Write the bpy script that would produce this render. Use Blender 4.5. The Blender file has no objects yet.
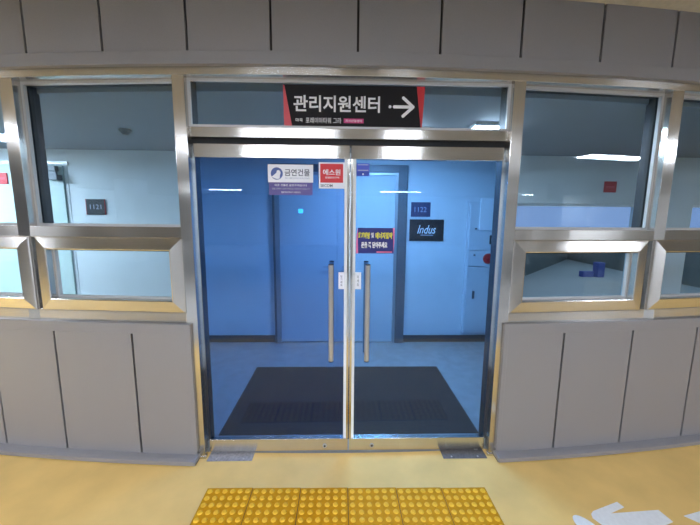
import bpy, bmesh, math, random
from mathutils import Vector, Matrix
C = bpy.context.scene.collection
sc = bpy.context.scene
random.seed(7)
PI = math.pi

# ------------------------------------------------------------------ materials
MATS = {}
def lin(c):
    return tuple((v/12.92 if v <= .04045 else ((v+.055)/1.055)**2.4) for v in (x/255 for x in c))
def mat(name, rgb, rough=.5, metal=0., spec=.5, noise=None, bump=None, emit=0., coat=0., srgb=True):
    """noise=(scale, amount, detail)  bump=(scale, strength)"""
    m = bpy.data.materials.new(name); m.use_nodes = True
    nt = m.node_tree; b = nt.nodes['Principled BSDF']
    col = lin(rgb) if srgb else rgb
    b.inputs['Base Color'].default_value = (*col, 1)
    b.inputs['Roughness'].default_value = rough
    b.inputs['Metallic'].default_value = metal
    b.inputs['Specular IOR Level'].default_value = spec
    b.inputs['Coat Weight'].default_value = coat
    tc = nt.nodes.new('ShaderNodeTexCoord')
    if noise:
        n = nt.nodes.new('ShaderNodeTexNoise'); n.inputs['Scale'].default_value = noise[0]; n.inputs['Detail'].default_value = noise[2]
        nt.links.new(tc.outputs['Object'], n.inputs['Vector'])
        r = nt.nodes.new('ShaderNodeValToRGB')
        a = noise[1]
        r.color_ramp.elements[0].position = .3; r.color_ramp.elements[1].position = .7
        r.color_ramp.elements[0].color = (*[max(0, x*(1-a)) for x in col], 1)
        r.color_ramp.elements[1].color = (*[min(1, x*(1+a)) for x in col], 1)
        nt.links.new(n.outputs['Fac'], r.inputs['Fac']); nt.links.new(r.outputs['Color'], b.inputs['Base Color'])
    if bump:
        n2 = nt.nodes.new('ShaderNodeTexNoise'); n2.inputs['Scale'].default_value = bump[0]; n2.inputs['Detail'].default_value = 4
        nt.links.new(tc.outputs['Object'], n2.inputs['Vector'])
        bp = nt.nodes.new('ShaderNodeBump'); bp.inputs['Strength'].default_value = bump[1]; bp.inputs['Distance'].default_value = .002
        nt.links.new(n2.outputs['Fac'], bp.inputs['Height']); nt.links.new(bp.outputs['Normal'], b.inputs['Normal'])
    if emit:
        b.inputs['Emission Color'].default_value = (*col, 1); b.inputs['Emission Strength'].default_value = emit
    MATS[name] = m
    return m
def glass_mat(name, tint, ior=1.5, rough=0.0):
    m = bpy.data.materials.new(name); m.use_nodes = True; nt = m.node_tree
    nt.nodes.remove(nt.nodes['Principled BSDF'])
    out = nt.nodes['Material Output']
    t = nt.nodes.new('ShaderNodeBsdfTransparent'); t.inputs['Color'].default_value = (*tint, 1)
    g = nt.nodes.new('ShaderNodeBsdfGlossy'); g.inputs['Roughness'].default_value = rough
    lw = nt.nodes.new('ShaderNodeLayerWeight'); lw.inputs['Blend'].default_value = .5      # thin pane: Schlick from the facing angle, same on both sides
    pw = nt.nodes.new('ShaderNodeMath'); pw.operation = 'POWER'; pw.inputs[1].default_value = 5
    f = nt.nodes.new('ShaderNodeMath'); f.operation = 'MULTIPLY_ADD'; f.inputs[1].default_value = .96; f.inputs[2].default_value = .04
    nt.links.new(lw.outputs['Facing'], pw.inputs[0]); nt.links.new(pw.outputs[0], f.inputs[0])
    mx = nt.nodes.new('ShaderNodeMixShader')
    nt.links.new(f.outputs[0], mx.inputs['Fac']); nt.links.new(t.outputs['BSDF'], mx.inputs[1]); nt.links.new(g.outputs['BSDF'], mx.inputs[2])
    nt.links.new(mx.outputs['Shader'], out.inputs['Surface'])
    MATS[name] = m; return m
def steel_mat(name, rgb, rough=.2, aniso=.95):
    """brushed stainless; the mesh UV runs u along the brushing"""
    m = bpy.data.materials.new(name); m.use_nodes = True; nt = m.node_tree; b = nt.nodes['Principled BSDF']
    b.inputs['Metallic'].default_value = 1; b.inputs['Roughness'].default_value = rough
    b.inputs['Anisotropic'].default_value = aniso
    b.inputs['Anisotropic Rotation'].default_value = .25
    tg = nt.nodes.new('ShaderNodeTangent'); tg.direction_type = 'UV_MAP'; tg.uv_map = 'UVMap'
    nt.links.new(tg.outputs['Tangent'], b.inputs['Tangent'])
    tc = nt.nodes.new('ShaderNodeTexCoord'); mp = nt.nodes.new('ShaderNodeMapping')
    mp.inputs['Scale'].default_value = (2, 260, 1)
    nt.links.new(tc.outputs['UV'], mp.inputs['Vector'])
    n = nt.nodes.new('ShaderNodeTexNoise'); n.inputs['Scale'].default_value = 1.; n.inputs['Detail'].default_value = 3
    nt.links.new(mp.outputs['Vector'], n.inputs['Vector'])
    r = nt.nodes.new('ShaderNodeValToRGB'); c = lin(rgb)
    r.color_ramp.elements[0].color = (*[x*.86 for x in c], 1); r.color_ramp.elements[1].color = (*[min(1, x*1.12) for x in c], 1)
    nt.links.new(n.outputs['Fac'], r.inputs['Fac']); nt.links.new(r.outputs['Color'], b.inputs['Base Color'])
    MATS[name] = m; return m

M_panel   = mat('panel_silver_paint', (149, 147, 150), .42, .25, .4, noise=(900, .10, 2))
M_fascia  = mat('fascia_grey_paint', (149, 147, 150), .5, .2, .35, noise=(700, .10, 2))
M_gasket  = mat('black_gasket', (28, 26, 26), .7)
M_steel   = steel_mat('brushed_steel', (208, 203, 196))
M_alu     = mat('satin_aluminium', (178, 176, 174), .4, .55)
M_bead    = mat('pale_glazing_bead', (196, 194, 192), .45, .3)
M_dark    = mat('black_rubber', (22, 22, 24), .6)
M_hinge   = mat('worn_plate_steel', (150, 148, 152), .5, .2, noise=(60, .2, 3))
M_hinged  = mat('dark_plate_steel', (98, 94, 94), .55, .2, noise=(60, .2, 3))
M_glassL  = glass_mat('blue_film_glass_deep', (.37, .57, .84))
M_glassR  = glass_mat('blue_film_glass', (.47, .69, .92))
M_clear   = glass_mat('clear_glass', (.83, .92, .965))
M_wall    = mat('interior_white_paint', (214, 218, 220), .6, noise=(6, .02, 2))
M_iceil   = mat('interior_ceiling_tile', (140, 144, 152), .8, noise=(140, .06, 2))
M_ifloor  = mat('interior_vinyl_floor', (150, 152, 152), .18, noise=(9, .10, 4))
M_base    = mat('dark_skirting', (34, 38, 50), .65)
M_idoor   = mat('interior_door_paint', (196, 200, 204), .5)
M_iframe  = mat('interior_door_frame', (98, 100, 104), .45, .3)
M_mat     = mat('charcoal_carpet', (40, 37, 42), .95, noise=(220, .35, 3), bump=(500, .6))
M_matrim  = mat('mat_rubber_edge', (40, 38, 42), .8)
M_floor   = mat('ochre_epoxy_floor', (228, 190, 116), .65, noise=(3.5, .09, 8), bump=(40, .05))
M_gfloor  = mat('grey_epoxy_floor', (150, 151, 152), .6, noise=(2.2, .06, 5))
M_ceil    = mat('garage_ceiling', (190, 182, 168), .85, noise=(30, .06, 3))
M_conc    = mat('garage_concrete', (200, 198, 194), .8, noise=(3, .05, 4))
M_tile    = mat('yellow_tactile_tile', (204, 142, 6), .7, 0, .25, noise=(30, .10, 3))
M_stud    = mat('pale_tile_stud', (232, 180, 44), .55, 0, .4)  # studs a lighter yellow than the tile base
M_grout   = mat('dark_tile_joint', (96, 72, 30), .8)
M_paint   = mat('white_floor_paint', (232, 234, 236), .5, noise=(40, .04, 3))
M_black   = mat('sign_black', (26, 23, 26), .6, 0, .25)
M_red     = mat('sign_red', (190, 36, 44), .4)
M_redl    = mat('sign_red_light', (206, 70, 80), .4)
M_white   = mat('sign_white', (246, 245, 248), .45)
M_pink    = mat('sign_pink', (206, 60, 130), .45)
M_navy    = mat('notice_navy', (34, 40, 120), .45)
M_yellow  = mat('notice_yellow', (236, 226, 80), .45)
M_nwhite  = mat('sticker_white', (242, 243, 250), .5)
M_purple  = mat('sticker_purple', (96, 84, 150), .5)
M_ink     = mat('sticker_ink', (70, 74, 96), .5)
M_paleink = mat('sticker_pale_ink', (176, 180, 200), .5)
M_iconb   = mat('icon_blue', (84, 104, 168), .5)
M_sred    = mat('sticker_red', (214, 34, 44), .45)
M_blue    = mat('sticker_blue', (40, 66, 170), .5)
M_lblue   = mat('sticker_light_blue', (70, 86, 196), .5)
M_pinkl   = mat('notice_pink_edge', (226, 110, 150), .5)
M_bellred = mat('alarm_red', (190, 30, 36), .35)
M_cab     = mat('cabinet_white', (206, 210, 214), .4)
M_panelw  = mat('white_plastic', (238, 240, 242), .4)
M_rnavy   = mat('room_sign_navy', (50, 54, 92), .45)
M_darksg  = mat('room_sign_black', (40, 40, 44), .4)
M_lamp    = mat('lamp_diffuser', (226, 237, 255), .5, emit=105.)
M_ilamp   = mat('interior_lamp_diffuser', (216, 234, 252), .5, emit=112.)
M_cyan     = mat('cyan_glow', (120, 240, 235), .5, emit=2.5)
M_fixture = mat('lamp_housing', (225, 225, 222), .5)
M_inner   = mat('dark_inner_frame', (58, 60, 66), .4, .4)
M_hedge   = mat('dark_hedge', (58, 72, 66), .9, noise=(20, .3, 3))
M_terr    = mat('pale_terrace_slab', (176, 180, 178), .7, noise=(4, .06, 3))
M_para    = mat('parapet_green_grey', (96, 108, 104), .8, noise=(4, .08, 3))
M_bluebox = mat('blue_paint', (50, 82, 170), .5)

# ------------------------------------------------------------------ mesh helpers
class MB:
    def __init__(s): s.v = []; s.f = []; s.m = []; s.mats = []; s.ax = 0; s.smooth = False
    def mi(s, m):
        if m not in s.mats: s.mats.append(m)
        return s.mats.index(m)
    def quad(s, pts, m):
        b = len(s.v); s.v += [tuple(p) for p in pts]; s.f.append(tuple(range(b, b+len(pts)))); s.m.append(s.mi(m))
    def hexa(s, p, m):
        """p: 8 points, 0-3 the low ring, 4-7 the high ring"""
        b = len(s.v); s.v += [tuple(q) for q in p]
        for q in ((3,2,1,0),(4,5,6,7),(0,1,5,4),(1,2,6,5),(2,3,7,6),(3,0,4,7)):
            s.f.append(tuple(b+i for i in q)); s.m.append(s.mi(m))
        return s
    def box(s, x0, x1, y0, y1, z0, z1, m):
        return s.hexa([(x0,y0,z0),(x1,y0,z0),(x1,y1,z0),(x0,y1,z0),(x0,y0,z1),(x1,y0,z1),(x1,y1,z1),(x0,y1,z1)], m)
    def arc(s, x0, x1, off, depth, z0, z1, m, n=None, off_top=None):
        """a bar that follows the curved front of the building: y = off + x*x/36"""
        n = n or max(1, int(abs(x1-x0)/.12))
        xs = [x0+(x1-x0)*i/n for i in range(n+1)]
        ot = off if off_top is None else off_top
        b = len(s.v)
        for x in xs:
            k = x*x/36
            s.v += [(x, off+k, z0), (x, off+k+depth, z0), (x, off+k+depth, z1), (x, ot+k, z1)]
        k = s.mi(m)
        for i in range(n):
            a, c = b+4*i, b+4*i+4
            for j in range(4):
                jj = (j+1) % 4
                s.f.append((a+j, c+j, c+jj, a+jj)); s.m.append(k)
        s.f.append((b+3, b+2, b+1, b)[::-1]); s.m.append(k)
        e = b+4*n
        s.f.append((e, e+1, e+2, e+3)[::-1]); s.m.append(k)
        return s
    def prism(s, pts, y0, y1, m):
        """polygon in x,z pulled along y"""
        n = len(pts); b = len(s.v); k = s.mi(m)
        s.v += [(p[0], y0, p[1]) for p in pts] + [(p[0], y1, p[1]) for p in pts]
        s.f.append(tuple(range(b, b+n))); s.m.append(k)
        s.f.append(tuple(range(b+2*n-1, b+n-1, -1))); s.m.append(k)
        for i in range(n):
            j = (i+1) % n
            s.f.append((b+i, b+n+i, b+n+j, b+j)); s.m.append(k)
        return s
    def slab(s, pts, z0, z1, m):
        n = len(pts); b = len(s.v); k = s.mi(m)
        s.v += [(p[0], p[1], z0) for p in pts] + [(p[0], p[1], z1) for p in pts]
        s.f.append(tuple(range(b+n-1, b-1, -1))); s.m.append(k)
        s.f.append(tuple(range(b+n, b+2*n))); s.m.append(k)
        for i in range(n):
            j = (i+1) % n
            s.f.append((b+i, b+j, b+n+j, b+n+i)); s.m.append(k)
        return s
    def cyl(s, p0, p1, r0, m, r1=None, n=20):
        p0, p1 = Vector(p0), Vector(p1); r1 = r0 if r1 is None else r1
        d = (p1-p0).normalized(); a = d.orthogonal().normalized(); c = d.cross(a)
        b = len(s.v); k = s.mi(m)
        for P, r in ((p0, r0), (p1, r1)):
            for i in range(n):
                t = 2*PI*i/n; s.v.append(tuple(P + a*r*math.cos(t) + c*r*math.sin(t)))
        s.f.append(tuple(range(b+n-1, b-1, -1))); s.m.append(k)
        s.f.append(tuple(range(b+n, b+2*n))); s.m.append(k)
        for i in range(n):
            j = (i+1) % n; s.f.append((b+i, b+j, b+n+j, b+n+i)); s.m.append(k)
        return s
    def dome(s, cx, cy, z, r, h, m, n=12):
        """truncated blister: two rings and a flat top"""
        b = len(s.v); k = s.mi(m)
        rings = ((r, 0), (r*.86, h*.6), (r*.6, h*.95), (r*.3, h))
        for rr, hh in rings:
            for i in range(n):
                t = 2*PI*i/n; s.v.append((cx+rr*math.cos(t), cy+rr*math.sin(t), z+hh))
        for q in range(len(rings)-1):
            for i in range(n):
                j = (i+1) % n
                s.f.append((b+q*n+i, b+q*n+j, b+(q+1)*n+j, b+(q+1)*n+i)); s.m.append(k)
        q = len(rings)-1
        s.f.append(tuple(b+q*n+i for i in range(n))); s.m.append(k)
        return s
    def build(s, name, parent=None, kind=None, bevel=0, smooth=False, axis='x'):
        o_ = origin(parent)
        me = bpy.data.meshes.new(name)
        me.from_pydata([tuple(Vector(v)-o_) for v in s.v], [], s.f)
        for m in s.mats: me.materials.append(m)
        me.polygons.foreach_set('material_index', s.m)
        bm = bmesh.new(); bm.from_mesh(me); bmesh.ops.recalc_face_normals(bm, faces=bm.faces)
        uv = bm.loops.layers.uv.new('UVMap')
        for f in bm.faces:
            nrm = f.normal
            for l in f.loops:
                c = l.vert.co + o_
                if axis == 'x':
                    u, v = (c.x, c.z+c.y*.7) if abs(nrm.x) < .8 else (c.y, c.z)
                else:
                    u, v = (c.z, c.x+c.y*.7) if abs(nrm.z) < .8 else (c.x, c.y)
                l[uv].uv = (u, v)
        bm.to_mesh(me); bm.free()
        if smooth:
            for p in me.polygons: p.use_smooth = True
        o = bpy.data.objects.new(name, me); C.objects.link(o)
        if parent: o.parent = parent
        if kind: o['kind'] = kind
        if bevel:
            md = o.modifiers.new('bevel', 'BEVEL'); md.width = bevel; md.segments = 2; md.limit_method = 'ANGLE'; md.angle_limit = math.radians(40)
        return o
ORG = {}
def origin(parent):
    p = parent
    while p is not None and p.parent is not None: p = p.parent
    return Vector(ORG.get(p.name, (0, 0, 0))) if p is not None else Vector((0, 0, 0))
def thing(name, label, cat, loc, group=None, kind=None):
    o = bpy.data.objects.new(name, None); o.empty_display_size = .1
    C.objects.link(o); o.location = loc; ORG[o.name] = tuple(loc)
    tag(o, label, cat, group, kind); return o
def tag(o, label, cat, group=None, kind=None):
    if label: o['label'] = label
    if cat: o['category'] = cat
    if group: o['group'] = group
    if kind: o['kind'] = kind
    return o
def text(name, s, cx, cz, w, h, y, m, parent, bold=.0, shear=0., depth=.0006):
    """lettering fitted in a w by h box centred at cx, cz on a plane facing -y"""
    cu = bpy.data.curves.new(name, 'FONT'); cu.body = s; cu.offset = bold; cu.shear = shear
    cu.align_x = 'CENTER'; cu.resolution_u = 3
    t = bpy.data.objects.new(name+'_src', cu); C.objects.link(t)
    dg = bpy.context.evaluated_depsgraph_get(); dg.update()
    me = bpy.data.meshes.new_from_object(t.evaluated_get(dg))
    bpy.data.objects.remove(t); bpy.data.curves.remove(cu)
    xs = [v.co.x for v in me.vertices]; ys = [v.co.y for v in me.vertices]
    x0, x1, y0, y1 = min(xs), max(xs), min(ys), max(ys)
    o_ = origin(parent)
    bm = bmesh.new(); bm.from_mesh(me)
    r = bmesh.ops.extrude_face_region(bm, geom=bm.faces[:])
    for e in r['geom']:
        if isinstance(e, bmesh.types.BMVert): e.co.z += 1.0
    for v in bm.verts:
        X = cx + ((v.co.x-x0)/(x1-x0)-.5)*w; Z = cz + ((v.co.y-y0)/(y1-y0)-.5)*h
        Y = y - depth*(1 if v.co.z > .5 else 0)
        v.co = Vector((X, Y, Z)) - o_
    bmesh.ops.recalc_face_normals(bm, faces=bm.faces)
    bm.to_mesh(me); bm.free(); me.name = name
    me.materials.clear(); me.materials.append(m)
    o = bpy.data.objects.new(name, me); C.objects.link(o); o.parent = parent
    return o
def S(o, label, cat):           # a piece of the setting
    return tag(o, label, cat, kind='structure')
def Yc(x, off=0.): return off + x*x/36

XE = 4.3      # how far the curved front runs to each side
# ------------------------------------------------------------------ garage side (in front of the doors)
m = MB(); m.slab([(-XE, Yc(XE, -.01))] + [(-XE+2*XE*i/24, Yc(-XE+2*XE*i/24, -.01)) for i in range(1, 24)] + [(XE, Yc(XE, -.01)), (14, Yc(XE)), (14, -2.1), (-14, -2.1), (-14, Yc(XE))], -.1, 0, M_floor)
S(m.build('floor'), 'ochre yellow coated floor in front of the glass doors', 'floor')
m = MB(); m.box(-14, 14, -17, -2.1, -.1, 0, M_gfloor)  # unseen floor, grey so that less yellow bounces onto the front
S(m.build('floor.003'), 'unseen hall floor behind the camera, made grey to cut the yellow bounce', 'floor')
m = MB(); m.box(-14, 14, -17, 1.2, 2.85, 3.0, M_ceil)
S(m.build('ceiling'), 'beige ceiling edge above the grey panels in the top right corner', 'ceiling')
m = MB(); m.box(-14, 14, -17.2, -17, 0, 2.85, M_conc)
S(m.build('wall_rear'), 'pale rear wall of the hall behind the camera', 'wall')
for nm, sx in (('wall_rear_left', -1), ('wall_rear_right', 1)):
    m = MB(); a, b = sorted((14*sx, 14.2*sx)); m.box(a, b, -17, 0, 0, 2.85, M_conc)
    S(m.build(nm), 'pale side wall of the hall, %s of the camera' % ('left' if sx < 0 else 'right'), 'wall')
for x, y in ((-9.0, -8.5), (9.0, -8.5)):
    m = MB(); m.box(x-.35, x+.35, y-.35, y+.35, 0, 2.85, M_conc)  # unseen pillars, added for streaks in the steel reflections
    S(m.build('pillar', bevel=.02), 'unseen square pale pillar added for the steel reflections, %s side' % ('left' if x < 0 else 'right'), 'pillar')

def lamp(x, y, l, label, w=.42):
    t = thing('ceiling_light', label, 'lamp', (x, y, 2.85), 'tube lights on the hall ceiling')
    m = MB()
    for x0, x1, y0, y1 in ((x-l/2-.02, x+l/2+.02, y-w/2-.02, y-w/2), (x-l/2-.02, x+l/2+.02, y+w/2, y+w/2+.02), (x-l/2-.02, x-l/2, y-w/2, y+w/2), (x+l/2, x+l/2+.02, y-w/2, y+w/2)):
        m.box(x0, x1, y0, y1, 2.84, 2.85, M_fixture)
    m.build('frame', t)
    m = MB(); m.box(x-l/2, x+l/2, y-w/2, y+w/2, 2.844, 2.85, M_lamp); m.build('diffuser', t)
for x, y, l in ((-5.95, -2.2, 1.45), (-1.02, -4.2, 1.65), (1.05, -4.2, .62), (6.1, -3.65, 1.55), (-5.45, -13.5, 1.5), (2.75, -13.7, 1.9), (12.5, -13, 2.0)):
    lamp(x, y, l, 'white flush lamp on the hall ceiling, %.1f m %s and %.1f m back' % (abs(x), 'left' if x < 0 else 'right', -y))

# ------------------------------------------------------------------ curved front: panels
def joints(x0, x1, g):
    """panels between x0 and x1 split at the joints g, each 12 mm wide"""
    e = [x0] + sorted(q for q in g if x0 < q < x1) + [x1]
    return [(a+(.007 if a != x0 else 0), b-(.007 if b != x1 else 0)) for a, b in zip(e, e[1:])]
FJ = [-3.79, -3.31, -2.83, -2.35, -1.867, -1.409, -.921, -.451, .034, .5, .972, 1.465, 1.948, 2.43, 2.91, 3.39, 3.87]
m = MB()
for a, b in joints(-XE, XE, FJ): m.arc(a, b, -.1, .03, 2.535, 2.85, M_fascia)
m.arc(-XE, XE, -.084, .18, 2.50, 2.85, M_gasket, n=70)
wf = S(m.build('wall_front'), 'dark grey panelled fascia with upright joints above the glazing', 'wall')
m = MB(); m.arc(-XE, XE, -.104, .16, 2.465, 2.535, M_fascia, n=70)
m.build('fascia_trim', wf, bevel=.003)

for nm, sx in (('wall_left', -1), ('wall_right', 1)):
    J = [1.388, 1.915, 2.37, 2.85, 3.33, 3.81] if sx < 0 else [1.422, 1.93, 2.45, 2.93, 3.41, 3.89]
    J = [sx*j for j in J]
    x0, x1 = sorted((sx*1.012, sx*XE))
    m = MB()
    for a, b in joints(x0, x1, J): m.arc(a, b, -.09, .03, .03, .872, M_panel)
    m.arc(x0, x1, -.075, .22, 0, .93, M_gasket, n=26)
    w = S(m.build(nm), 'silver grey panelled low wall under the windows %s of the doors' % ('left' if sx < 0 else 'right'), 'wall')
    m = MB(); m.arc(x0, x1, -.093, .12, .872, .94, M_panel, n=30)
    m.build('top_trim', w, bevel=.003)
    m = MB(); a, b = sorted((sx*1.004, sx*1.035)); m.arc(a, b, -.0935, .12, .06, .9405, M_panel, n=1)
    m.build('end_trim', w, bevel=.003)
    m = MB(); a, b = sorted((sx*1.0, sx*XE)); m.arc(a, b, -.154, .09, .006, .035, M_panel, n=30); m.arc(a, b, -.140, .09, .0, .006, M_dark, n=30)
    m.arc(a, b, -.154, .075, .035, .040, M_panel, n=30, off_top=-.13)
    m.build('kick_rail', w, bevel=.003)

# ------------------------------------------------------------------ steel framing
m = MB(); m.arc(-XE, XE, -.074, .13, 2.42, 2.465, M_steel, n=70)
S(m.build('trim_1', bevel=.002), 'brushed steel head rail running above all the windows', 'trim')
for nm, sx in (('trim_2', -1), ('trim_3', 1)):
    a, b = sorted((sx*.965, sx*1.035)); m = MB()
    m.box(a, b, -.044, .045, 0, 2.462, M_steel); m.box(a, b, .045, .125, 0, 2.462, M_inner)
    o = S(m.build(nm, bevel=.002, axis='z'), 'brushed steel door post %s of the double glass doors' % ('left' if sx < 0 else 'right'), 'post')
    m = MB(); a2, b2 = sorted((sx*.958, sx*1.004)); m.box(a2, b2, -.052, -.02, 0, .014, M_steel); m.build('foot_plate', o)
k = 4
for x in (-3.11, -2.055, 2.055, 3.11):
    m = MB(); a, b = x-.038, x+.038
    m.box(a, b, Yc(x, -.07), Yc(x, .024), .93, 2.44, M_steel); m.box(a, b, Yc(x, .024), Yc(x, .11), .93, 2.44, M_inner)
    S(m.build('trim_%d' % k, bevel=.002, axis='z'), 'brushed steel window mullion, %s %s of the doors' % ({2: 'first', 3: 'second'}[int(abs(x))], 'left' if x < 0 else 'right'), 'mullion'); k += 1
for sx in (-1, 1):
    w = 'left' if sx < 0 else 'right'
    x0, x1 = sorted((sx*1.03, sx*XE))
    m = MB(); m.arc(x0, x1, -.066, .13, 1.478, 1.548, M_steel, n=26)
    S(m.build('trim_%d' % k, bevel=.002), 'brushed steel middle rail across the windows %s of the doors' % w, 'trim'); k += 1
    m = MB(); m.arc(x0, x1, -.066, .13, .938, 1.012, M_steel, n=26)
    S(m.build('trim_%d' % k, bevel=.002), 'brushed steel sill rail under the windows %s of the doors' % w, 'trim'); k += 1
m = MB(); m.box(-.965, .965, -.012, .08, 2.088, 2.146, M_steel)
S(m.build('trim_%d' % k, bevel=.002), 'brushed steel transom bar between the double doors and the sign', 'trim')
m = MB(); m.box(-.965, .965, .03, .08, 2.054, 2.09, M_dark)
m.build('shadow_gap', bpy.data.objects['trim_%d' % k])

# ------------------------------------------------------------------ windows
def frame(mb, x0, x1, z0, z1, w, yf, yb, m, off=True, top=None):
    """four straight bars, mitre-less, between x0..x1"""
    def yy(x, o): return Yc(x, o) if off else o
    for a, b, c, d in ((x0, x0+w, z0, z1), (x1-w, x1, z0, z1), (x0+w, x1-w, z0, z0+w), (x0+w, x1-w, z1-w, z1)):
        mb.hexa([(a, yy(a, yf), c), (b, yy(b, yf), c), (b, yy(b, yb), c), (a, yy(a, yb), c),
                 (a, yy(a, yf), d), (b, yy(b, yf), d), (b, yy(b, yb), d), (a, yy(a, yb), d)], top if top and c > z0+w else m)
def sash_ring(mb, x0, x1, z0, z1, w, m):
    """mitred casement: face pitched slightly forward to the inner edge"""
    prof = ((0, .02), (0, -.076), (.008, -.081), (w-.006, -.090), (w, -.087), (w, -.0), (w-.02, .02))
    rings = []
    for t, o in prof:
        rings.append([(x0+t, Yc(x0+t, o), z0+t), (x1-t, Yc(x1-t, o), z0+t), (x1-t, Yc(x1-t, o), z1-t), (x0+t, Yc(x0+t, o), z1-t)])
    for i in range(len(prof)):
        A, B = rings[i], rings[(i+1) % len(prof)]
        for q in range(4):
            r = (q+1) % 4
            mb.quad([A[q], A[r], B[r], B[q]], M_dark if (i == 4 and q == 2) else m)      # i 4, q 2: the inner return under the head is black
def window(n, xa, xb, where):
    """xa < xb: clear opening of one bay"""
    cx = (xa+xb)/2
    t = thing('window_%d' % n, 'clear glass window over a small casement, %s' % where, 'window', (cx, Yc(cx), .95), kind='structure')
    mb = MB(); frame(mb, xa, xb, 1.548, 2.42, .016, -.012, .012, M_bead); mb.build('glazing_bead', t)
    mb = MB(); frame(mb, xa, xb, 1.548, 2.42, .012, .03, .055, M_dark); mb.build('inner_gasket', t)
    mb = MB(); mb.hexa([(xa+.004, Yc(xa, .014), 1.552), (xb-.004, Yc(xb, .014), 1.552), (xb-.004, Yc(xb, .022), 1.552), (xa+.004, Yc(xa, .022), 1.552),
                        (xa+.004, Yc(xa, .014), 2.416), (xb-.004, Yc(xb, .014), 2.416), (xb-.004, Yc(xb, .022), 2.416), (xa+.004, Yc(xa, .022), 2.416)], M_clear)
    mb.build('glass', t)
    a, b = (xa+(.042 if n == 1 else -.0), xb+.005) if xb < 0 else (xa-.005, xb-(.042 if n == 2 else 0))
    if n == 1: a = xa+.032
    if n == 2: b = xb-.042
    if n == 3: b = xb+.07
    if n == 4: a = xa-.065
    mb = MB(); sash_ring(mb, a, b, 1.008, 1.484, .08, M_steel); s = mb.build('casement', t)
    s['label'] = 'mitred steel casement frame'
    mb = MB(); frame(mb, a+.078, b-.078, 1.086, 1.406, .012, -.035, -.01, M_bead, top=M_dark); mb.build('casement_bead', s)  # top bar of the bead black, the others pale
    i = .082
    mb = MB(); mb.hexa([(a+i, Yc(a+i, -.008), 1.09), (b-i, Yc(b-i, -.008), 1.09), (b-i, Yc(b-i, .0), 1.09), (a+i, Yc(a+i, .0), 1.09),
                        (a+i, Yc(a+i, -.008), 1.402), (b-i, Yc(b-i, -.008), 1.402), (b-i, Yc(b-i, .0), 1.402), (a+i, Yc(a+i, .0), 1.402)], M_clear)
    mb.build('casement_glass', s)
window(1, -2.017, -1.035, 'left of the double doors')
window(2, 1.035, 2.017, 'right of the double doors')
window(3, -3.072, -2.093, 'at the far left edge')
window(4, 2.093, 3.072, 'at the far right edge')
window(8, -4.27, -3.148, 'beyond the left edge')
window(9, 3.148, 4.27, 'beyond the right edge')
t = thing('window_5', 'wide transom glass holding the black sign above the doors', 'window', (0, .015, 2.146), kind='structure')
mb = MB(); frame(mb, -.965, .965, 2.146, 2.42, .014, -.006, .012, M_bead, off=False); mb.build('glazing_bead', t)
mb = MB(); mb.box(-.96, .96, .012, .02, 2.15, 2.416, M_clear); mb.build('glass', t)

# ------------------------------------------------------------------ glass doors
DW, DH = .952, 2.052
def door(n, sx, glass, where):
    t = thing('door_%d' % n, 'blue tinted glass door leaf with steel rails, %s' % where, 'door', (sx*DW, .02, 0), kind='structure')
    def X(a, b): return sorted((sx*a, sx*b))
    a, b = X(.004, DW)
    mb = MB(); mb.box(a, b, 0, .045, 1.972, DH, M_steel); mb.build('top_rail', t, bevel=.003)
    mb = MB(); mb.box(a, b, 0, .045, .012, .102, M_steel); br = mb.build('bottom_rail', t, bevel=.003)
    q = sx*.163
    mb = MB(); mb.cyl((q, -.004, .05), (q, .004, .05), .014, M_alu, n=24); mb.cyl((q, -.007, .05), (q, -.003, .05), .007, M_dark, n=16); mb.build('lock_cylinder', br, smooth=False)
    a, b = X(.003, .018)
    mb = MB(); mb.box(a, b, 0, .045, .102, 1.972, M_steel); st = mb.build('stile', t, bevel=.002, axis='z')
    a, b = X(.018, .036)
    mb = MB()
    mb.hexa([(a, (.0 if sx > 0 else .012), .102), (b, (.012 if sx > 0 else 0.), .102), (b, .03, .102), (a, .03, .102),
             (a, (.0 if sx > 0 else .012), 1.972), (b, (.012 if sx > 0 else 0.), 1.972), (b, .03, 1.972), (a, .03, 1.972)], M_panelw)
    mb.build('white_bevel', st)  # white stands in for the bright reflection on the stile bevel
    a, b = X(.025, DW-.002)
    mb = MB(); mb.box(a, b, .016, .028, .095, 1.98, glass); mb.build('glass', t)
    x = -.118 if sx < 0 else .113
    for yh, ym in ((-.055, .016), (.1, .028)):
        mb = MB(); mb.cyl((x, yh, .694), (x, yh, 1.322), .0155, M_alu, n=24)
        h = mb.build('handle', t, smooth=False)
        mb = MB(); mb.cyl((x, yh, 1.322), (x, yh, 1.327), .0156, M_dark, n=24); mb.cyl((x, yh, .689), (x, yh, .694), .0156, M_dark, n=24); mb.build('end_cap', h)
        for z in (.80, 1.21):
            mb = MB(); mb.cyl((x, min(yh, ym), z), (x, max(yh, ym), z), .008, M_dark, n=16); mb.build('standoff', h)
    for z0, z1 in ((0.0, .012),):
        p = sx*.9
        mb = MB(); mb.cyl((p, .02, z0), (p, .02, z1), .018, M_alu, n=20); mb.build('pivot', t)
door(1, -1, M_glassL, 'the left one of the pair')
door(2, 1, M_glassR, 'the right one of the pair')
for sx, mm, l in ((-1, M_hinge, 'pale grey floor hinge cover plate at the foot of the left door post'),
                  (1, M_hinged, 'dark grey floor hinge cover plate at the foot of the right door post')):
    x0, x1 = sorted((sx*.645, sx*.945))
    t = thing('floor_plate', l, 'floor plate', (sx*.8, -.03, 0))
    mb = MB(); mb.box(x0, x1, -.076, .03, 0, .004, mm); mb.build('cover_plate', t, bevel=.001)
    for u in (.06, .24):
        x = x0+u; mb = MB(); mb.cyl((x, -.06, .004), (x, -.06, .0055), .006, M_alu, n=12); mb.build('screw', t)

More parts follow.
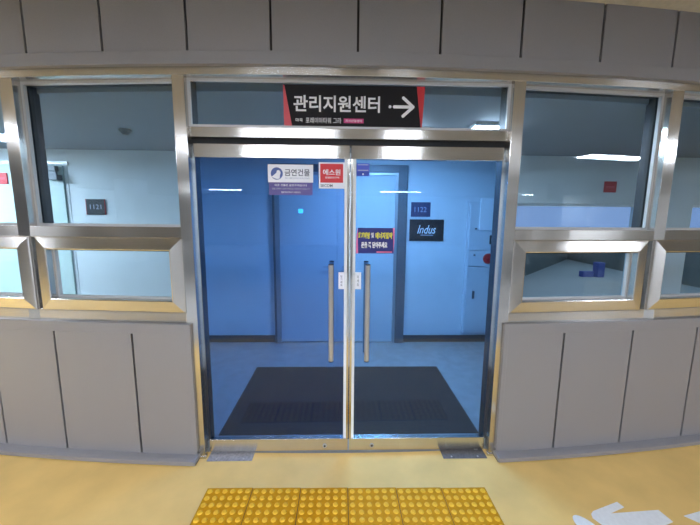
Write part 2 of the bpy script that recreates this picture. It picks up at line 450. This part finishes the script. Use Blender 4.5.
# ------------------------------------------------------------------ sign and stickers
t = thing('direction_sign', 'black sign with white Korean words and arrow above the doors', 'sign', (0, .004, 2.152))
mb = MB(); mb.prism([(-.402, 2.157), (.432, 2.154), (.445, 2.398), (-.405, 2.398)], .006, .0115, M_black); mb.build('board', t)
mb = MB(); mb.prism([(-.403, 2.160), (-.355, 2.160), (-.397, 2.39), (-.405, 2.398)], .0045, .006, M_redl); mb.build('red_wedge', t)
mb = MB(); mb.prism([(.426, 2.162), (.434, 2.162), (.445, 2.398), (.395, 2.398)], .0045, .006, M_red); mb.build('red_wedge', t)
text('main_lettering', '관리지원센터', -.085, 2.292, .52, .094, .006, M_white, t, bold=.022)
text('tower_lettering', '포레이아타워 그라', -.165, 2.196, .215, .034, .006, M_white, t, bold=0)
text('small_lettering', '마곡', -.312, 2.197, .042, .020, .006, M_white, t, bold=.01)
mb = MB(); mb.box(-.043, .077, .0045, .006, 2.183, 2.209, M_pink); pl = mb.build('pink_plate', t)
text('plate_lettering', '지식산업센터', .017, 2.196, .1, .014, .0045, M_nwhite, pl, bold=.01)
mb = MB()
def bar(mb, x0, z0, x1, z1, w, y0, y1, m, caps=True):
    d = Vector((x1-x0, z1-z0)).normalized(); n_ = Vector((-d.y, d.x))*w/2
    pts = []
    for i in range(9):
        a = PI/2 + PI*i/8; pts.append((x0+d.x*math.cos(a)*w/2 - d.y*math.sin(a)*w/2, z0+d.y*math.cos(a)*w/2 + d.x*math.sin(a)*w/2))
    for i in range(9):
        a = -PI/2 + PI*i/8; pts.append((x1+d.x*math.cos(a)*w/2 - d.y*math.sin(a)*w/2, z1+d.y*math.cos(a)*w/2 + d.x*math.sin(a)*w/2))
    mb.prism(pts, y0, y1, m)
bar(mb, .262, 2.281, .372, 2.281, .018, .0045, .0058, M_white)
bar(mb, .316, 2.332, .376, 2.281, .018, .0040, .0056, M_white)
bar(mb, .316, 2.228, .376, 2.281, .018, .0035, .0054, M_white)
mb.cyl((.236, .0045, 2.281), (.236, .006, 2.281), .009, M_white, n=16)
mb.build('arrow', t)

t = thing('no_smoking_sticker', 'white and purple no smoking sticker high on the left door glass', 'sticker', (-.37, .015, 1.75))
mb = MB(); mb.box(-.51, -.231, .0145, .016, 1.829, 1.937, M_nwhite); mb.build('white_panel', t)
mb = MB(); mb.box(-.505, -.235, .0147, .016, 1.752, 1.829, M_purple); pp = mb.build('purple_panel', t)
mb = MB(); mb.cyl((-.455, .0145, 1.882), (-.455, .0138, 1.882), .037, M_iconb, n=32)
mb.prism([(-.487, 1.862), (-.47, 1.876), (-.458, 1.886), (-.454, 1.900), (-.444, 1.903), (-.434, 1.897), (-.431, 1.885), (-.436, 1.872), (-.438, 1.852), (-.452, 1.848), (-.47, 1.853)], .0132, .0138, M_nwhite)
mb.build('icon', t)
text('lettering', '금연건물', -.329, 1.889, .155, .042, .0145, M_ink, t, bold=.012)
text('faint_lettering', 'NO SMOKING BUILDING', -.329, 1.855, .15, .009, .0145, M_paleink, t, bold=.008)
text('notice_lettering', '이곳 건물은 금연구역입니다', -.37, 1.812, .2, .013, .0147, M_nwhite, pp, bold=.012)
text('notice_lettering', '건물 전체가 금연구역으로 지정되어 있습니다', -.37, 1.790, .235, .011, .0147, M_paleink, pp, bold=.01)
text('notice_lettering', '협조하여 주시기 바랍니다', -.37, 1.769, .12, .011, .0147, M_nwhite, pp, bold=.01)

t = thing('security_sticker', 'red and white security sticker beside the door gap on the left door', 'sticker', (-.115, .015, 1.794))
mb = MB(); mb.box(-.196, -.036, .0145, .016, 1.794, 1.953, M_nwhite); mb.build('white_panel', t)
mb = MB(); mb.box(-.187, -.045, .0138, .0146, 1.83, 1.944, M_sred); rp = mb.build('red_panel', t)
text('lettering', '에스원', -.116, 1.893, .108, .036, .0138, M_nwhite, rp, bold=.016)
text('lettering', '방범안전구역', -.113, 1.861, .085, .012, .0138, M_nwhite, rp, bold=.01)
text('lettering', 'SECOM', -.148, 1.812, .075, .017, .0145, M_ink, t, bold=.012)

t = thing('blue_sticker', 'small plain blue sticker in the top inner corner of the right door', 'sticker', (.08, .015, 1.872))
mb = MB(); mb.box(.038, .118, .0145, .016, 1.899, 1.949, M_lblue); mb.build('light_panel', t)
mb = MB(); mb.box(.038, .118, .0145, .016, 1.872, 1.899, M_blue); mb.build('dark_panel', t)
mb = MB(); mb.cyl((.079, .0137, 1.884), (.079, .0145, 1.884), .005, M_nwhite, n=12); mb.build('white_dot', t)
for z in (1.938, 1.905):
    mb = MB(); mb.box(.045, .111, .0139, .0145, z, z+.005, M_paleink); mb.build('printed_line', t)

t = thing('door_notice', 'navy notice with yellow and white Korean words on the right door', 'notice', (.16, .015, 1.386))
mb = MB(); mb.box(.050, .283, .0145, .016, 1.388, 1.552, M_navy); mb.build('sheet', t)
mb = MB(); mb.prism([(.039, 1.388), (.054, 1.388), (.051, 1.46), (.050, 1.552), (.042, 1.5)], .0142, .0158, M_pinkl); mb.build('pink_edge', t)
mb = MB(); mb.prism([(.274, 1.552), (.286, 1.552), (.285, 1.47), (.280, 1.388), (.279, 1.47)], .0142, .0158, M_pinkl); mb.build('pink_edge', t)
text('yellow_lettering', '화재예방', .091, 1.503, .076, .042, .0145, M_yellow, t, bold=.05)
text('white_lettering', '및', .145, 1.505, .017, .034, .0145, M_white, t, bold=.03)
text('yellow_lettering', '에너지절약', .217, 1.503, .110, .042, .0145, M_yellow, t, bold=.05)
text('white_lettering', '문을 꼭 닫아주세요', .157, 1.443, .168, .040, .0145, M_white, t, bold=.05)
mb = MB(); mb.box(.172, .272, .0141, .0145, 1.393, 1.402, M_pinkl); mb.build('footer_line', t)

for x0, x1, sx, wd, l in ((-.068, -.038, -1, '당\n기\n세\n요', 'small white pull sticker beside the left door handle'),
                     (.038, .071, 1, '미\n세\n요', 'small white push sticker beside the right door handle')):
    t = thing('handle_sticker', l, 'sticker', ((x0+x1)/2, .015, 1.15))
    a, b = (x0, x1) if sx < 0 else (x0, x1)
    mb = MB(); mb.box(a-.004, b+.004, -.0008 if False else .0145, .016, 1.153, 1.265, M_nwhite); mb.build('sheet', t)
    text('lettering', wd, (x0+x1)/2, 1.21, .014, .07, .0145, M_ink, t, bold=.01)

# ------------------------------------------------------------------ tactile tiles and paint
XT = [-.847, -.577, -.291, -.009, .281, .553, .821]
for i in range(6):
    x0, x1 = XT[i]+.0022, XT[i+1]-.0022
    cx = (x0+x1)/2
    names = ['first', 'second', 'third', 'fourth', 'fifth', 'sixth']
    mb = MB(); mb.slab([(x0, -.302-.004*i-.278), (x1, -.302-.004*i-.278), (x1, -.300-.004*i), (x0, -.300-.004*i)], 0, .005, M_tile)
    w = x1-x0
    for a in range(6):
        for b in range(6):
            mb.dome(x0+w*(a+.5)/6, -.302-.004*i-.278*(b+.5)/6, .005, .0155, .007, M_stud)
    mb.box(x0-.0021, x1+.0021, -.582-.004*i, -.299-.004*i, 0, .0025, M_grout)
    o = mb.build('tactile_tile'); tag(o, 'yellow studded tactile paving tile, %s from the left in the row' % names[i], 'tactile tile', 'tactile tiles in front of the doors')
t = thing('floor_lettering', 'white painted lettering on the yellow floor at the bottom right', 'floor marking', (1.5, -.5, 0))
def smoothblob(cx, cy, rx, ry, rot, n=24):
    return [(cx+rx*math.cos(a)*math.cos(rot)-ry*math.sin(a)*math.sin(rot), cy+rx*math.cos(a)*math.sin(rot)+ry*math.sin(a)*math.cos(rot)) for a in (2*PI*i/n for i in range(n))]
mb = MB(); mb.slab(smoothblob(1.265, -.60, .05, .095, .35), 0, .0015, M_paint); mb.build('stroke', t)
mb = MB(); mb.slab([(1.335, -.505), (1.36, -.487), (1.545, -.430), (1.556, -.466), (1.447, -.503), (1.735, -.486), (1.745, -.56), (1.60, -.60), (1.42, -.64), (1.35, -.58), (1.325, -.53)], 0, .0015, M_paint); mb.build('stroke', t)
mb = MB(); mb.slab([(1.84, -.525), (2.0, -.49), (2.2, -.50), (2.2, -.58), (1.9, -.585)], 0, .0015, M_paint); mb.build('stroke', t)

# ------------------------------------------------------------------ inside
m = MB(); m.slab([(-XE-2.5, Yc(XE)), (-XE, Yc(XE, -.01))] + [(-XE+2*XE*i/24, Yc(-XE+2*XE*i/24, -.01)) for i in range(1, 24)] + [(XE, Yc(XE, -.01)), (6.5, Yc(XE)), (6.5, 2.04), (-6.8, 2.04)], -.1, -.0005, M_ifloor)
S(m.build('floor.001'), 'grey glossy floor inside behind the glass doors', 'floor')
m = MB(); m.slab([(-6.8, Yc(XE, .1)), (-XE, Yc(XE, .1))] + [(-XE+2*XE*i/24, Yc(-XE+2*XE*i/24, .096)) for i in range(1, 24)] + [(XE, Yc(XE, .1)), (6.5, Yc(XE)), (6.5, 2.04), (-6.8, 2.04)], 2.39, 2.6, M_iceil)
S(m.build('ceiling.001'), 'pale speckled ceiling inside behind the windows', 'ceiling')
OX0, OX1, OZ0, OZ1 = 2.12, 3.76, .45, 1.81
m = MB()
m.box(-6.8, OX0, 2.04, 2.2, 0, 2.6, M_wall); m.box(OX1, 4.42, 2.04, 2.2, 0, 2.6, M_wall); m.box(5.9, 6.5, 2.04, 2.2, 0, 2.6, M_wall)
for a, b in ((OX0, OX1), (4.42, 5.9)): m.box(a, b, 2.04, 2.2, 0, OZ0, M_wall); m.box(a, b, 2.04, 2.2, OZ1, 2.6, M_wall)
S(m.build('wall_back'), 'white wall inside facing the glass doors', 'wall')
for nm, a in (('wall_inside_left', -6.8), ('wall_inside_right', 6.5)):
    m = MB(); m.box(a-.1, a, .4, 2.2, 0, 2.6, M_wall) if a < 0 else m.box(a, a+.1, .4, 2.2, 0, 2.6, M_wall)
    S(m.build(nm), 'white end wall inside, %s' % nm[12:], 'wall')
for nm, x0, x1, l in (('baseboard_left', -6.8, -.90, 'dark skirting on the inside wall left of the interior door'), ('baseboard_right', .76, 6.5, 'dark skirting on the inside wall under the hydrant cabinet')):
    m = MB(); m.box(x0, x1, 2.025, 2.04, 0, .09, M_base); S(m.build(nm, bevel=.002), l, 'skirting')
# interior double door behind the leaves
t = thing('door_3', 'pale interior double door with grey frame seen through the glass doors', 'door', (-.07, 2.03, 0), kind='structure')
m = MB()
for a, b in ((-.90, -.876), (.64, .755)): m.box(a, b, 1.985, 2.04, 0, 2.25, M_iframe)
m.box(-.876, .64, 1.985, 2.04, 2.16, 2.25, M_iframe)
m.build('door_frame', t, bevel=.004)
m = MB()
for a, b in ((-.876, -.825), (.61, .64)): m.box(a, b, 2.0, 2.04, 0, 2.16, M_alu)
m.box(-.825, .61, 2.0, 2.04, 2.13, 2.16, M_alu)
m.build('door_stop', t)
for a, b in ((-.823, -.108), (-.104, .608)):
    m = MB(); m.box(a, b, 2.018, 2.04, .012, 2.128, M_idoor); lf = m.build('door_leaf', t, bevel=.003)
    xx = b-.07 if b < 0 else a+.07
    m = MB(); m.cyl((xx, 1.965, 1.0), (xx, 2.018, 1.0), .011, M_alu, n=16); m.box(min(xx, xx+(-.1 if b < 0 else .1)), max(xx, xx+(-.1 if b < 0 else .1)), 1.96, 1.972, .99, 1.012, M_alu); m.build('handle', lf)
m = MB(); m.box(-.585, -.53, 2.008, 2.018, 1.665, 1.715, M_cyan)  # small glowing cyan square on the left leaf
tag(m.build('cyan_square', bevel=.003), 'tiny glowing cyan square on the interior door, left leaf', 'light')

def plate(name, label, cat, x0, x1, z0, z1, m_, y=2.04, d=.012):
    t = thing(name, label, cat, ((x0+x1)/2, y, z0)); mb = MB(); mb.box(x0, x1, y-d, y, z0, z1, m_); mb.build('plate', t, bevel=.002); return t
t = plate('room_number_sign', 'navy room number sign reading 1122 right of the interior door', 'sign', .812, 1.055, 1.632, 1.812, M_rnavy)
text('lettering', '1122', .93, 1.722, .15, .062, 2.028, M_paleink, t, bold=.0)
t = plate('company_sign', 'black company sign with white script under the room number', 'sign', .80, 1.232, 1.33, 1.60, M_black)
text('lettering', 'Indus', 1.016, 1.475, .235, .105, 2.028, M_white, t, bold=.0, shear=.35)
mb = MB(); mb.box(.94, 1.10, 2.0272, 2.028, 1.400, 1.408, M_paleink); mb.build('tagline', t)
t = plate('room_number_sign', 'dark room number sign reading 1121 seen through the left window', 'sign', -3.155, -2.925, 1.625, 1.812, M_darksg)
text('lettering', '1121', -3.04, 1.72, .135, .055, 2.028, M_paleink, t, bold=.0)
for x in (-3.155, -2.931):
    mb = MB(); mb.box(x, x+.006, 2.026, 2.03, 1.625, 1.812, M_red); mb.build('red_edge', t)
t = plate('fire_sign', 'small red sign on the inside wall seen through the right window', 'sign', 3.235, 3.39, 1.955, 2.09, M_red)
mb = MB(); mb.box(3.255, 3.37, 2.027, 2.028, 2.01, 2.035, M_redl); mb.build('printed_line', t)
t = plate('fire_sign', 'small red sign on the pale interior door at the far left edge', 'sign', -4.17, -4.02, 1.975, 2.108, M_red, y=2.013)
mb = MB(); mb.box(-4.15, -4.04, 2.0, 2.001, 2.03, 2.055, M_redl); mb.build('printed_line', t)

# fire hydrant cabinet
t = thing('hydrant_cabinet', 'white fire hydrant cabinet with red bell behind the right door edge', 'cabinet', (1.8, 2.04, .12))
mb = MB(); mb.box(1.52, 2.09, 1.99, 2.036, .12, 1.82, M_cab); mb.build('body', t, bevel=.004)
mb = MB(); mb.box(1.54, 2.07, 1.978, 1.99, .15, 1.0, M_cab); d_ = mb.build('cabinet_door', t, bevel=.003)
mb = MB(); mb.box(1.62, 1.645, 1.962, 1.978, .60, .70, M_iframe); mb.build('handle', d_)
mb = MB(); mb.box(1.54, 2.07, 1.978, 1.99, 1.015, 1.21, M_cab); al = mb.build('alarm_plate', t, bevel=.003)
mb = MB(); mb.cyl((1.80, 1.978, 1.115), (1.80, 1.955, 1.115), .068, M_bellred, r1=.06, n=28); mb.cyl((1.80, 1.955, 1.115), (1.80, 1.945, 1.115), .03, M_bellred, r1=.022, n=20); mb.build('alarm_bell', al)
mb = MB(); mb.cyl((1.62, 1.978, 1.16), (1.62, 1.968, 1.16), .013, M_iframe, n=16); mb.build('indicator', al)
mb = MB(); mb.box(1.54, 2.07, 1.978, 1.99, 1.225, 1.80, M_cab); ud = mb.build('upper_door', t, bevel=.003)
mb = MB(); mb.cyl((1.62, 1.978, 1.49), (1.62, 1.966, 1.49), .012, M_iframe, n=16); mb.build('knob', ud)
mb = MB(); mb.box(1.655, 1.90, 1.962, 1.978, 1.47, 1.86, M_panelw); cp = mb.build('control_panel', t, bevel=.004)
mb = MB(); mb.box(1.80, 1.87, 1.958, 1.978, 1.30, 1.41, M_dark); kp = mb.build('keypad', cp, bevel=.003)
mb = MB(); mb.box(1.815, 1.855, 1.955, 1.958, 1.33, 1.39, M_panelw); mb.build('keypad_screen', t)

# left interior door with closer
t = thing('door_4', 'pale interior door with a grey closer seen through the left window', 'door', (-3.9, 2.03, 0), kind='structure')
M_mint = mat('mint_door_paint', (184, 200, 196), .5)
m = MB(); m.box(-4.5, -3.38, 2.014, 2.04, .01, 2.2, M_mint); lf = m.build('door_leaf', t, bevel=.003)
m = MB(); m.box(-4.56, -3.32, 2.02, 2.04, 2.215, 2.25, M_alu); m.box(-3.37, -3.34, 2.034, 2.04, 0, 2.215, M_wall); m.build('door_frame', t)
m = MB(); m.box(-3.80, -3.42, 1.96, 2.014, 2.13, 2.19, M_iframe); m.box(-3.62, -3.40, 1.945, 1.97, 2.08, 2.125, M_iframe); m.box(-3.50, -3.385, 1.93, 2.014, 2.025, 2.085, M_iframe); m.build('door_closer', t, bevel=.004)
t = thing('smoke_detector', 'small dark smoke detector on the inside ceiling behind the left window', 'smoke detector', (-2.02, 1.08, 2.39))
mb = MB(); mb.cyl((-2.02, 1.08, 2.39), (-2.02, 1.08, 2.375), .05, M_iframe, n=24); mb.build('base', t)
mb = MB(); mb.cyl((-2.02, 1.08, 2.375), (-2.02, 1.08, 2.345), .04, M_iframe, r1=.022, n=24); mb.build('sensor_head', t)

# doormat
t = thing('doormat', 'large dark charcoal doormat on the floor inside the glass doors', 'doormat', (0, .72, 0))
mb = MB(); mb.box(-.96, .995, .135, 1.30, 0, .006, M_matrim); mb.build('rubber_edge', t)
mb = MB(); mb.box(-.94, .975, .155, 1.28, .005, .010, M_mat); mb.build('pile', t)

# interior lamps
def ilamp(x, y, l, w, label):
    t = thing('ceiling_light', label, 'lamp', (x, y, 2.36), 'lamps on the inside ceiling')
    mb = MB(); mb.box(x-l/2, x+l/2, y-w/2, y+w/2, 2.365, 2.39, M_fixture); mb.build('housing', t)
    mb = MB(); mb.box(x-l/2+.015, x+l/2-.015, y-w/2+.015, y+w/2-.015, 2.352, 2.365, M_ilamp); mb.build('diffuser', t)
ilamp(.35, 1.0, .7, .3, 'unseen ceiling lamp inside over the doormat, added to light the back wall')  # unseen lamp added to light the wall behind the doors
ilamp(-4.7, 1.0, 1.2, .42, 'unseen ceiling lamp inside beyond the left edge, added to light the left wall')  # unseen lamp added to brighten the inside wall at the left
ilamp(1.18, .74, .30, .12, 'small bright ceiling lamp inside seen through the transom right of the sign')

# window in the back wall with the terrace beyond
for n, a, b, l in ((6, OX0, OX1, 'window in the inside wall looking out to a pale sky, right of the doors'), (7, 4.42, 5.9, 'second window in the inside wall looking out to a pale sky, at the far right edge')):
    t = thing('window_%d' % n, l, 'window', ((a+b)/2, 2.1, OZ0), kind='structure')
    mb = MB(); frame(mb, a, b, OZ0, OZ1, .03, 2.09, 2.14, M_panelw, off=False); mb.build('window_frame', t)
    mb = MB(); mb.box(a+.02, b-.02, 2.11, 2.118, OZ0+.02, OZ1-.02, M_clear); mb.build('glass', t)
cn, pa, pb = Vector((9.36, 11.35)), Vector((2.6, 4.63)), Vector((8.42, 2.3))
m = MB(); m.slab([(1.2, 2.2), (8.45, 2.2), tuple(pb), tuple(cn), tuple(pa)], -.1, 0, M_terr)
S(m.build('floor.002'), 'pale terrace floor outside behind the right lower window', 'floor')
def para(name, p, q, label):
    d = (q-p).normalized(); n_ = Vector((-d.y, d.x))*.15
    mb = MB(); mb.slab([tuple(p-n_*0), tuple(q), tuple(q+n_), tuple(p+n_)], 0, .98, M_para)
    mb.slab([tuple(p-n_*.15), tuple(q-n_*.15), tuple(q+n_*1.15), tuple(p+n_*1.15)], .98, 1.02, M_para)
    S(mb.build(name), label, 'wall')
para('wall_terrace_left', cn, pa - (cn-pa).normalized()*1.8, 'grey green terrace parapet running left under the sky')
para('wall_terrace_right', pb, cn, 'grey green terrace parapet running right under the sky')
t = thing('storage_box', 'blue upright box standing on the pale terrace outside', 'box', (7.2, 6.9, 0))
mb = MB(); mb.box(7.14, 7.34, 6.8, 7.0, 0, .42, M_bluebox); mb.build('box', t, bevel=.01)
mb = MB(); mb.box(6.75, 7.08, 6.85, 7.0, 0, .16, M_bluebox); mb.build('low_box', t, bevel=.01)

# ------------------------------------------------------------------ world, camera
w = bpy.data.worlds.new('sky'); sc.world = w; w.use_nodes = True; nt = w.node_tree
bg = nt.nodes['Background']; tc = nt.nodes.new('ShaderNodeTexCoord'); sp = nt.nodes.new('ShaderNodeSeparateXYZ'); rp = nt.nodes.new('ShaderNodeValToRGB')
nt.links.new(tc.outputs['Generated'], sp.inputs['Vector'])
mr = nt.nodes.new('ShaderNodeMapRange'); mr.inputs['From Min'].default_value = -.3; mr.inputs['From Max'].default_value = 1
nt.links.new(sp.outputs['Z'], mr.inputs['Value']); nt.links.new(mr.outputs['Result'], rp.inputs['Fac'])
e = rp.color_ramp.elements
e[0].position = 0; e[0].color = (*lin((110, 125, 140)), 1)
e[1].position = 1; e[1].color = (*lin((205, 212, 222)), 1)
q = e.new(.2); q.color = (*lin((168, 182, 228)), 1)
nt.links.new(rp.outputs['Color'], bg.inputs['Color']); bg.inputs['Strength'].default_value = 1.0

cam = bpy.data.cameras.new('camera'); co = bpy.data.objects.new('camera', cam); C.objects.link(co)
cx, h, D, pit, yaw, rol, f = -0.05296, 1.61614, 2.07244, 0.13682, 0.02639, 0.00815, 326.78
fw = Vector((math.sin(yaw)*math.cos(pit), math.cos(yaw)*math.cos(pit), -math.sin(pit)))
r = Vector((math.cos(yaw), -math.sin(yaw), 0)); u = r.cross(fw)
r2 = math.cos(rol)*r + math.sin(rol)*u; u2 = -math.sin(rol)*r + math.cos(rol)*u
R = Matrix((r2, u2, -fw)).transposed()
co.matrix_world = Matrix.Translation((cx, -D, h)) @ R.to_4x4()
cam.sensor_fit = 'HORIZONTAL'; cam.sensor_width = 36; cam.lens = f/700*36; cam.clip_start = .02
sc.camera = co
sc.view_settings.view_transform = 'Standard'; sc.view_settings.look = 'None'
sc.view_settings.exposure = 0; sc.view_settings.gamma = 1; sc.view_settings.use_curve_mapping = False
sc.cycles.max_bounces = 10; sc.cycles.transparent_max_bounces = 24; sc.cycles.diffuse_bounces = 5
